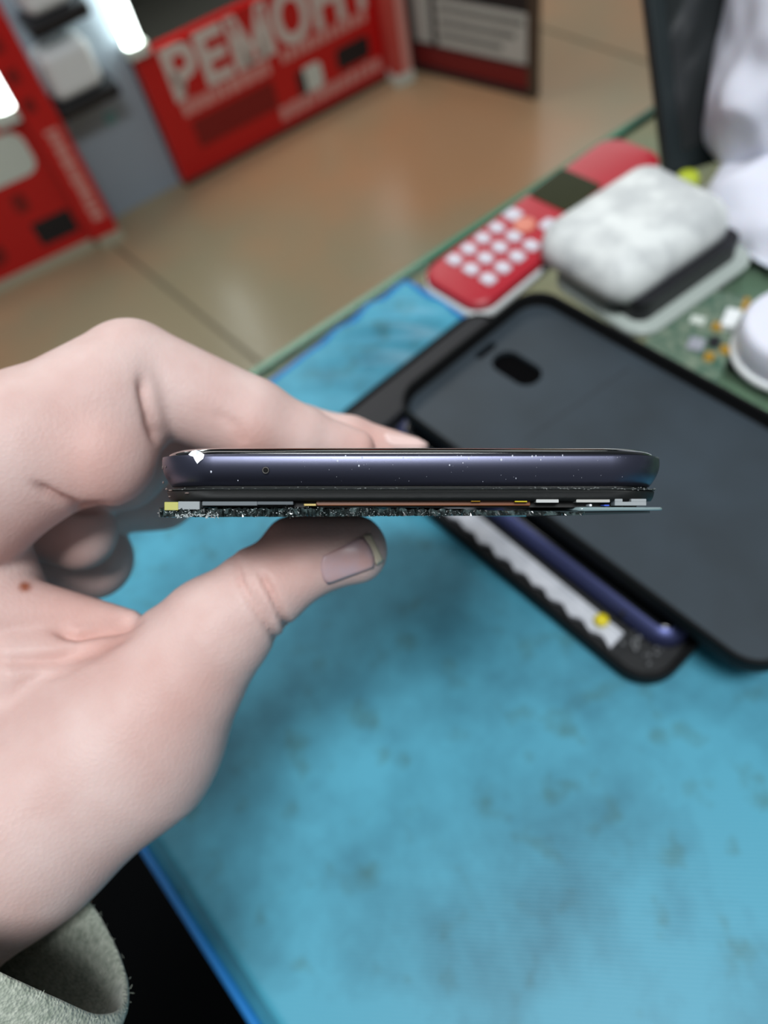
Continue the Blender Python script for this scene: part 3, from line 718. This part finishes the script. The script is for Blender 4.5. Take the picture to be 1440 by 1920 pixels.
# ------------------------------------------------------------------ held phone (local: x right, y up = back side, z toward the lens; millimetres)
D0 = 93.0; mmpx = D0 / F
PH = thing('broken_phone', 'dark navy phone with lifted cracked screen, held edge on in the hand', 'smartphone',
           CM @ Matrix.Translation((0, 0, -D0 * 0.001)) @ Matrix.Diagonal((0.001, 0.001, 0.001, 1)))
HW, LEN, CR = 33.35, 134.0, 8.5; CX = (773.5 - 720) * mmpx
def PY(py): return (960 - py) * mmpx
def PX(px): return (px - 720) * mmpx
def plan(inset, y, n=14, hw=HW, ln=LEN, r=CR):
    return [(x, y, z) for x, z in rrect(hw - inset, ln / 2 - inset, r - inset * 0.6, n, CX, -ln / 2)]
def ploft(prof, **kw): return loft([plan(i, y) for y, i in prof], **kw)
yb0, yb1 = PY(909), PY(852)
arc = []
for k in range(13):
    t = k / 12; y = yb0 + (yb1 - yb0) * t; c = (t - 0.80) / 0.20 if t > 0.80 else (t - 0.80) / 0.80
    arc.append((y, (0.06 if c > 0 else 1.15) * c * c))
fr = obj('frame', ploft([(yb0 - 0.1, 1.5), (yb0 - 0.05, 1.22)] + arc + [(yb1 + 0.05, 0.9), (yb1 + 0.05, 1.6)], cap0=True, cap1=True), M_frame, PH, True); fixn(fr)
bgl = obj('back_glass', ploft([(yb1, 0.72), (yb1 + 0.35, 0.80), (PY(843), 1.15), (PY(838.5), 1.9), (PY(836.2), 3.0), (PY(835), 5.0), (PY(834.8), 7.5)], cap0=True, cap1=True), M_backglass, PH, True); fixn(bgl)
mf = obj('mid_frame', ploft([(PY(940), 1.9), (PY(938.5), 1.0), (PY(932), 0.75), (PY(922), 0.6), (PY(919.5), 0.62), (PY(918.2), 0.8), (PY(917.8), 1.3), (PY(911), 1.4), (PY(909), 1.5)]), M_midframe, PH, True); fixn(mf)
lip = obj('frame_lip', ploft([(PY(917.9), 1.2), (PY(917.6), 0.52), (PY(915.8), 0.5), (PY(914.8), 0.62), (PY(914.4), 1.2)]), mat('lip_metal', (70, 74, 74), 0.35, metal=0.6, bump=0.6, bscale=1500), PH, True); fixn(lip)
core = obj('inner_board', ploft([(PY(951), 2.6), (PY(938), 2.6)]), mat('inner_dark', (14, 12, 10), 0.6), PH)
# microphone hole
mh = obj('microphone_hole', tf(lathe([(0.30, 0.0), (0.42, 0.03), (0.46, 0.06), (0.42, 0.09), (0.28, 0.09), (0.27, 0.02), (0.02, 0.015)], 20), Matrix.Translation((PX(498), PY(882), -0.06))), mat('hole_rim', (60, 58, 56), 0.4, metal=0.5), PH, True)
obj('hole_shade_disc', tf(lathe([(0.27, 0.0), (0.27, 0.02), (0.02, 0.03)], 16), Matrix.Translation((PX(498), PY(882), -0.01))), mat('hole_shade', (3, 3, 3), 0.9), mh, True)  # black disc stands in for the shade inside the hole
# chips
def flake(cx, cy, pts_, th_, z0, tilt=0.0):
    n_ = len(pts_)
    V_ = [(cx + x, cy + y, z0 - 0.05) for x, y in pts_] + [(cx + x * 0.9, cy + y * 0.9, z0 + th_ + tilt * y) for x, y in pts_]
    return V_, [list(range(n_, 2 * n_))] + [[k, (k + 1) % n_, n_ + (k + 1) % n_, n_ + k] for k in range(n_)]
def zf(y):                                     # front of the frame at height y
    for (y0, i0), (y1, i1) in zip(arc, arc[1:]):
        if y0 <= y <= y1: return -(i0 + (i1 - i0) * (y - y0) / (y1 - y0))
    return -0.6
def zc(px):                                    # how far the rounded corner has receded at this column
    s_ = min(px - 271.5, 1275.5 - px) * mmpx
    return 0.0 if s_ >= CR else -(CR - math.sqrt(max(CR * CR - (CR - max(s_, 0.05)) ** 2, 0)))
M_chip = mat('bare_metal', (236, 238, 244), 0.35, metal=0.2)
ch = []
pts_ = [((x - 772) / 7.2 * mmpx, -(y - 262) / 7.2 * mmpx) for x, y in ((655, 225), (700, 180), (760, 165), (820, 190), (885, 232), (870, 290), (830, 320), (792, 358), (760, 310), (735, 262), (690, 250))]
chip_y = PY(820 + 262 / 7.2); chip_x = PX(260 + 772 / 7.2)
V_ = []; 
cf = [(chip_x + x, chip_y + y) for x, y in pts_]
vv = [(x, y, zf(y) + 0.03) for x, y in cf] + [(x, y, zf(y) - 0.15) for x, y in cf]; n_ = len(cf)
cen_ = (sum(p[0] for p in cf) / n_, sum(p[1] for p in cf) / n_); vv.append((cen_[0], cen_[1], zf(cen_[1]) + 0.07))
big = fixn(obj('paint_chip', (vv, [[k, (k + 1) % n_, 2 * n_] for k in range(n_)] + [[k, n_ + k, n_ + (k + 1) % n_, (k + 1) % n_] for k in range(n_)]), M_chip, PH))
sp_ = [(395, 884, 2.4, 4.0), (444, 900, 1.4, 2.5), (648, 855, 2.2, 3.0), (633, 864, 3, 3), (673, 873, 2.2, 3.4), (679, 858, 2.6, 2.6), (770, 861, 2.4, 3.4), (843, 872, 1.8, 2.6), (879, 859, 3.0, 4.6), (940, 862, 2.8, 3.6), (961, 855, 2.2, 3.4), (998, 856, 2.4, 3.6), (1005, 855, 1.8, 3.0), (1014, 862, 1.4, 2.8), (1020, 856, 1.4, 2), (969, 896, 1.2, 3), (868, 868, 1.6, 1.6), (1055, 854, 1.6, 3), (1040, 857, 1.2, 2), (756, 858, 2, 2), (865, 855, 1.6, 2), (590, 852, 2, 3)]
sm = []
for k in range(60): sp_.append((rng.uniform(560, 1180), rng.choice([rng.normal(857, 3.5), rng.uniform(856, 905)]), rng.uniform(0.4, 0.9), rng.uniform(0.4, 1.2)))
for x, y, a_, b_ in sp_:
    yy = PY(y); z0 = (zf(yy) if y > 853 else -0.9) + zc(x)
    sm.append(tf(lathe([(1.0, -0.3), (1.0, 0.1), (0.6, 0.35), (0.1, 0.4)], 7), Matrix.Translation((PX(x), yy, z0)) @ Matrix.Diagonal((a_ * mmpx * 0.7, b_ * mmpx * 0.7, 0.08, 1))))
tag(obj('paint_specks', join(*sm), mat('speck', (190, 194, 206), 0.4), PH), kind='stuff')
# dust along the lip
sm = []
for k in range(120):
    x = rng.uniform(330, 1255) if k % 2 else rng.uniform(1000, 1255); 
    sm.append(tf(lathe([(1.0, -0.3), (0.9, 0.2), (0.1, 0.4)], 5), Matrix.Translation((PX(x), PY(rng.normal(915.5, 1.0)), zc(x) - 0.5)) @ Matrix.Diagonal((rng.uniform(0.04, 0.16), rng.uniform(0.03, 0.07), 0.1, 1))))
tag(obj('lip_dust', join(*sm), mat('dust', (120, 124, 122), 0.7), PH), kind='stuff')
# corner scratches left
lt = []
for x, y, a_, b_ in ((281, 872, 2.2, 9), (284, 902, 3, 6), (293, 915, 5, 4), (303, 930, 5, 3), (345, 924, 9, 3), (305, 918, 8, 3), (294, 872, 2, 5)):
    zz = zc(x) - (0.1 if y < 912 else 0.55)
    lt.append(tf(lathe([(1.0, -0.5), (0.9, 0.2), (0.4, 0.6), (0.05, 0.7)], 7), Matrix.Translation((PX(x), PY(y), zz)) @ Matrix.Diagonal((a_ * mmpx * 0.5, b_ * mmpx * 0.5, 0.25, 1))))
tag(obj('corner_nicks', join(*lt), mat('nick', (150, 132, 126), 0.4, metal=0.3), PH), kind='stuff')
# things in the gap between body and screen
def gap(name, x0, x1, y0, y1, m_gap, z0=-2.8, z1=-0.9, lab=None, slope=0.0):
    a, b2, c, d = PX(x0), PX(x1), PY(y1), PY(y0)
    o_ = obj(name, box(a, b2, c, d, z0, z1), m_gap, PH); bev(o_, 0.08, 2)
    if lab: o_['label'] = lab
    return o_
M_foam = mat('grey_foam', (150, 156, 158), 0.7, bump=0.2, bscale=4000)
M_amber = mat('amber_flex', (112, 58, 16), 0.35, coat=0.2)
M_yl = mat('yellow_tape', (176, 174, 92), 0.5)
gap('foam_pad', 330, 371, 940, 955.5, M_foam, lab='grey foam pad'); gap('foam_pad', 304, 330.5, 941, 957, M_yl, lab='yellow foam pad')
gap('foam_strip', 375.5, 480, 940, 948, mat('foam_dark', (104, 110, 114), 0.7)); gap('foam_strip', 480, 548, 940, 946.5, mat('foam_dark2', (88, 94, 98), 0.7))
gap('flex_cable', 590, 1000, 937, 948, M_amber, z1=-1.9, lab='amber flex cable')
gap('tape_piece', 968, 992, 934, 941.5, mat('tape_yellow', (196, 176, 20), 0.3), z1=-1.1); gap('tape_piece', 885, 903, 936, 940.5, mat('tape_gold', (170, 130, 20), 0.3), z1=-1.1)
gap('foam_pad', 1008, 1051, 935.5, 942.5, mat('foam_white', (186, 188, 186), 0.7), lab='white foam pad'); gap('foam_strip', 1084, 1148, 936, 942, mat('foam_white2', (176, 176, 172), 0.7))
gap('foam_pad', 1157, 1217, 940.5, 948, M_foam); gap('foam_pad', 1157, 1172, 935, 941, M_foam); gap('foam_pad', 1188, 1217, 935, 941, M_foam)
gap('screw_dot', 1109, 1114, 945, 949.5, M_chip); gap('contact_dot', 1137, 1147, 946, 949, mat('blue_contact', (60, 90, 200), 0.3))
gap('connector', 568, 592, 944, 949, mat('connector_gold', (150, 132, 80), 0.4, metal=0.5), z1=-0.8)
# cracked screen panel with a broken front edge
NS = 230; ys_t = []; V_ = []; Fq = []
x0_, x1_ = PX(292), PX(1100)
rs = np.random.default_rng(3)
for k in range(NS + 1):
    t = k / NS; x = x0_ + (x1_ - x0_) * t
    top = PY(953 + 7 * max(0, (t - 0.55) / 0.45) + rs.uniform(-2.2, 2.2) * (1 if t < 0.72 else 0.35)); bot = PY(970 - 4 * t + rs.uniform(-0.7, 0.7) * (1 if t < 0.7 else 0.3))
    z = -0.5 - rs.uniform(0, 0.9) * (1 if t < 0.72 else 0.25); zm = z - rs.uniform(-0.35, 0.5)
    mid_y = top + (bot - top) * rs.uniform(0.3, 0.7)
    V_ += [(x, top, z - 0.3), (x + rs.uniform(-0.1, 0.1), mid_y, zm), (x, bot, z), (x, bot, -LEN + 3), (x, top, -LEN + 3)]
for k in range(NS):
    for j in range(5):
        a = k * 5 + j; b_ = k * 5 + (j + 1) % 5; Fq.append([a, b_, b_ + 5, a + 5])
Fq += [[0, 1, 2, 3, 4][::-1], [NS * 5 + j for j in range(5)]]
M_crack = mat('cracked_glass', (30, 36, 36), 0.12, rgb2=(70, 84, 84), nscale=1.4, lo=0.48, hi=0.62, coat=0.4)
scn = fixn(obj('screen_panel', (V_, Fq), M_crack, PH))
# pale curved sliver of cover glass at the right end
Vg = []; ng = 24
for k in range(ng + 1):
    t = k / ng; x = PX(1088) + (PX(1250) - PX(1088)) * t; h_ = PY(950.5 + 0.5 * t); l_ = PY(958.5 - 1.8 * t); zz = -0.4 - 2.2 * max(0, t - 0.75) ** 1.5 * 4
    Vg += [(x, h_, zz - 0.25), (x, (h_ + l_) / 2, zz), (x, l_, zz - 0.2), (x, l_, -60), (x, h_, -60)]
Fg = [[k * 5 + j, k * 5 + (j + 1) % 5, k * 5 + (j + 1) % 5 + 5, k * 5 + j + 5] for k in range(ng) for j in range(5)] + [[4, 3, 2, 1, 0], [ng * 5 + j for j in range(5)]]
fixn(obj('cover_glass', (Vg, Fg), mat('cover_edge', (128, 148, 150), 0.12, coat=0.6), PH, True))['label'] = 'pale sliver of cover glass'
# under layer at the right, thin and dark
Vg = []
for k in range(ng + 1):
    t = k / ng; x = PX(990) + (PX(1225) - PX(990)) * t; h_ = PY(958); l_ = PY(969 - 7 * t)
    Vg += [(x, h_, -1.2), (x, l_, -1.2), (x, l_, -40), (x, h_, -40)]
Fg = [[k * 4 + j, k * 4 + (j + 1) % 4, k * 4 + (j + 1) % 4 + 4, k * 4 + j + 4] for k in range(ng) for j in range(4)] + [[3, 2, 1, 0], [ng * 4 + j for j in range(4)]]
fixn(obj('display_layer', (Vg, Fg), mat('layer_dark', (32, 46, 50), 0.2, coat=0.4), PH))
# splinters
sm = []
for k in range(330):
    if k < 60: x, y = rng.uniform(325, 408), rng.normal(966, 2.2)
    elif k < 150: x, y = rng.uniform(294, 560), rng.normal(960, 4)
    elif k < 180: x, y = rng.uniform(530, 600), rng.normal(953, 2)
    else: x, y = rng.uniform(600, 880), rng.normal(962, 3.4)
    s_ = rng.uniform(0.1, 0.34) if k < 60 else rng.uniform(0.05, 0.2) if k < 150 else rng.uniform(0.03, 0.13)
    Mx = Matrix.Translation((PX(x), PY(y), -0.5)) @ Matrix.Rotation(rng.uniform(0, 6.28), 4, Vector(rng.normal(size=3)).normalized())
    sm.append(tf(([(s_, 0, 0), (-s_, s_ * 0.3, 0), (0, -s_ * 0.4, s_ * 0.3), (0, 0.1 * s_, -s_ * 0.6)], [[0, 1, 2], [0, 3, 1], [1, 3, 2], [2, 3, 0]]), Mx))
tag(obj('glass_splinters', join(*sm), mat('splinter', (188, 196, 196), 0.12, metal=0.3), PH), kind='stuff')

# ------------------------------------------------------------------ soft white film, jar lid, circuit board, lime cap
def film(name, balls, lab, cat, k=0.012, vox=0.0022, amp=0.004):
    c0_ = np.array(balls[0][0])
    def fn(p):
        d = None
        for c, r in balls:
            q = ell(p, c, r); d = q if d is None else smin(d, q, k)
        return d
    allc = np.array([c for c, r in balls]); allr = np.array([r for c, r in balls])
    pts_f, qf = polygonise(fn, (allc - allr).min(0) - 0.01, (allc + allr).max(0) + 0.01, vox)
    Vf = []
    for q in pts_f:
        v_ = Vector(q); ds = abs(noise.noise(v_ * 26)) * amp * 2 + noise.noise(v_ * 70) * amp * 0.5
        n_ = (v_ - Vector(c0_)).normalized(); w_ = v_ - n_ * ds
        Vf.append((w_.x, w_.y, max(w_.z, 0.0003)))
    o_ = obj(name, (Vf, [[int(i) for i in q] for q in qf]), M_bag, None, True); fixn(o_)
    return tag(o_, lab, cat)
def G(px, py, d): return tuple(CV(px, py, d))
film('crumpled_film', [(G(1435, 412, 0.345), (0.033, 0.033, 0.030)), (G(1530, 480, 0.335), (0.032, 0.03, 0.03))], 'crumpled white film heap lying lower beside the white box', 'wrapping')
film('crumpled_film', [(G(1500, 150, 0.330), (0.040, 0.034, 0.046)), (G(1385, 235, 0.362), (0.022, 0.016, 0.016)), (G(1530, 20, 0.325), (0.042, 0.04, 0.048))], 'crumpled white film standing in front of the dark tablet', 'wrapping')
jl = thing('jar_lid', 'round white plastic lid beside the circuit boards', 'lid', Matrix.Translation((0.2345, 0.0745, 0.0)))
obj('cap', lathe([(0.0205, 0.0), (0.021, 0.002), (0.021, 0.014), (0.0198, 0.0165), (0.0175, 0.0172), (0.012, 0.0168), (0.001, 0.0166)], 40), M_bag, jl, True)
obj('base_ring', lathe([(0.0222, 0.0), (0.0226, 0.0008), (0.0226, 0.0026), (0.0212, 0.0032)], 40), M_whitepl, jl, True)
pc = P(1300, 625, 0.0)
pb = thing('circuit_board', 'green circuit board with gold pads and white connector under glass bits', 'circuit board', Matrix.Translation((pc.x, pc.y, 0.0)) @ Matrix.Rotation(0.35, 4, 'Z'))
obj('board', slab(0.026, 0.016, 0.002, [(0.0, 0), (0.0012, 0)], 4), M_pcb, pb)
def PLc(px, py):
    q = pb.matrix_world.inverted() @ P(px, py, 0.002); return q.x, q.y
for px, py, hx_, hy_, m_p, hh, nm in ((1370, 602, 0.0052, 0.003, M_whitepl, 0.004, 'connector'), (1345, 612, 0.002, 0.002, M_gold, 0.0025, 'gold_pad'), (1330, 668, 0.0022, 0.0018, M_gold, 0.0022, 'gold_pad'), (1362, 655, 0.0022, 0.0022, M_gold, 0.0022, 'gold_pad'), (1398, 570, 0.004, 0.0011, M_gold, 0.002, 'gold_pad'), (1308, 600, 0.0022, 0.0028, M_cream, 0.0022, 'shield_can'), (1305, 645, 0.0034, 0.003, mat('can_grey', (170, 172, 182), 0.35, metal=0.3), 0.0024, 'shield_can'), (1340, 640, 0.003, 0.0022, M_black, 0.002, 'chip')):
    x, y = PLc(px, py); obj(nm, box(x - hx_, x + hx_, y - hy_, y + hy_, 0.0012, hh), m_p, pb)
lp_ = P(1288, 345, 0.004)
lm = thing('bottle_cap', 'small lime green cap at the foot of the dark tablet', 'cap', Matrix.Translation((lp_.x, lp_.y, 0)))
obj('cap', lathe([(0.0048, 0), (0.0052, 0.001), (0.005, 0.008), (0.004, 0.0092), (0.001, 0.0096)], 20), mat('lime', (176, 190, 50), 0.4), lm, True)
obj('grip_ring', lathe([(0.0053, 0.0015), (0.0055, 0.0018), (0.0055, 0.0035), (0.0053, 0.0038)], 20), mat('lime_dark', (120, 136, 40), 0.4), lm, True)
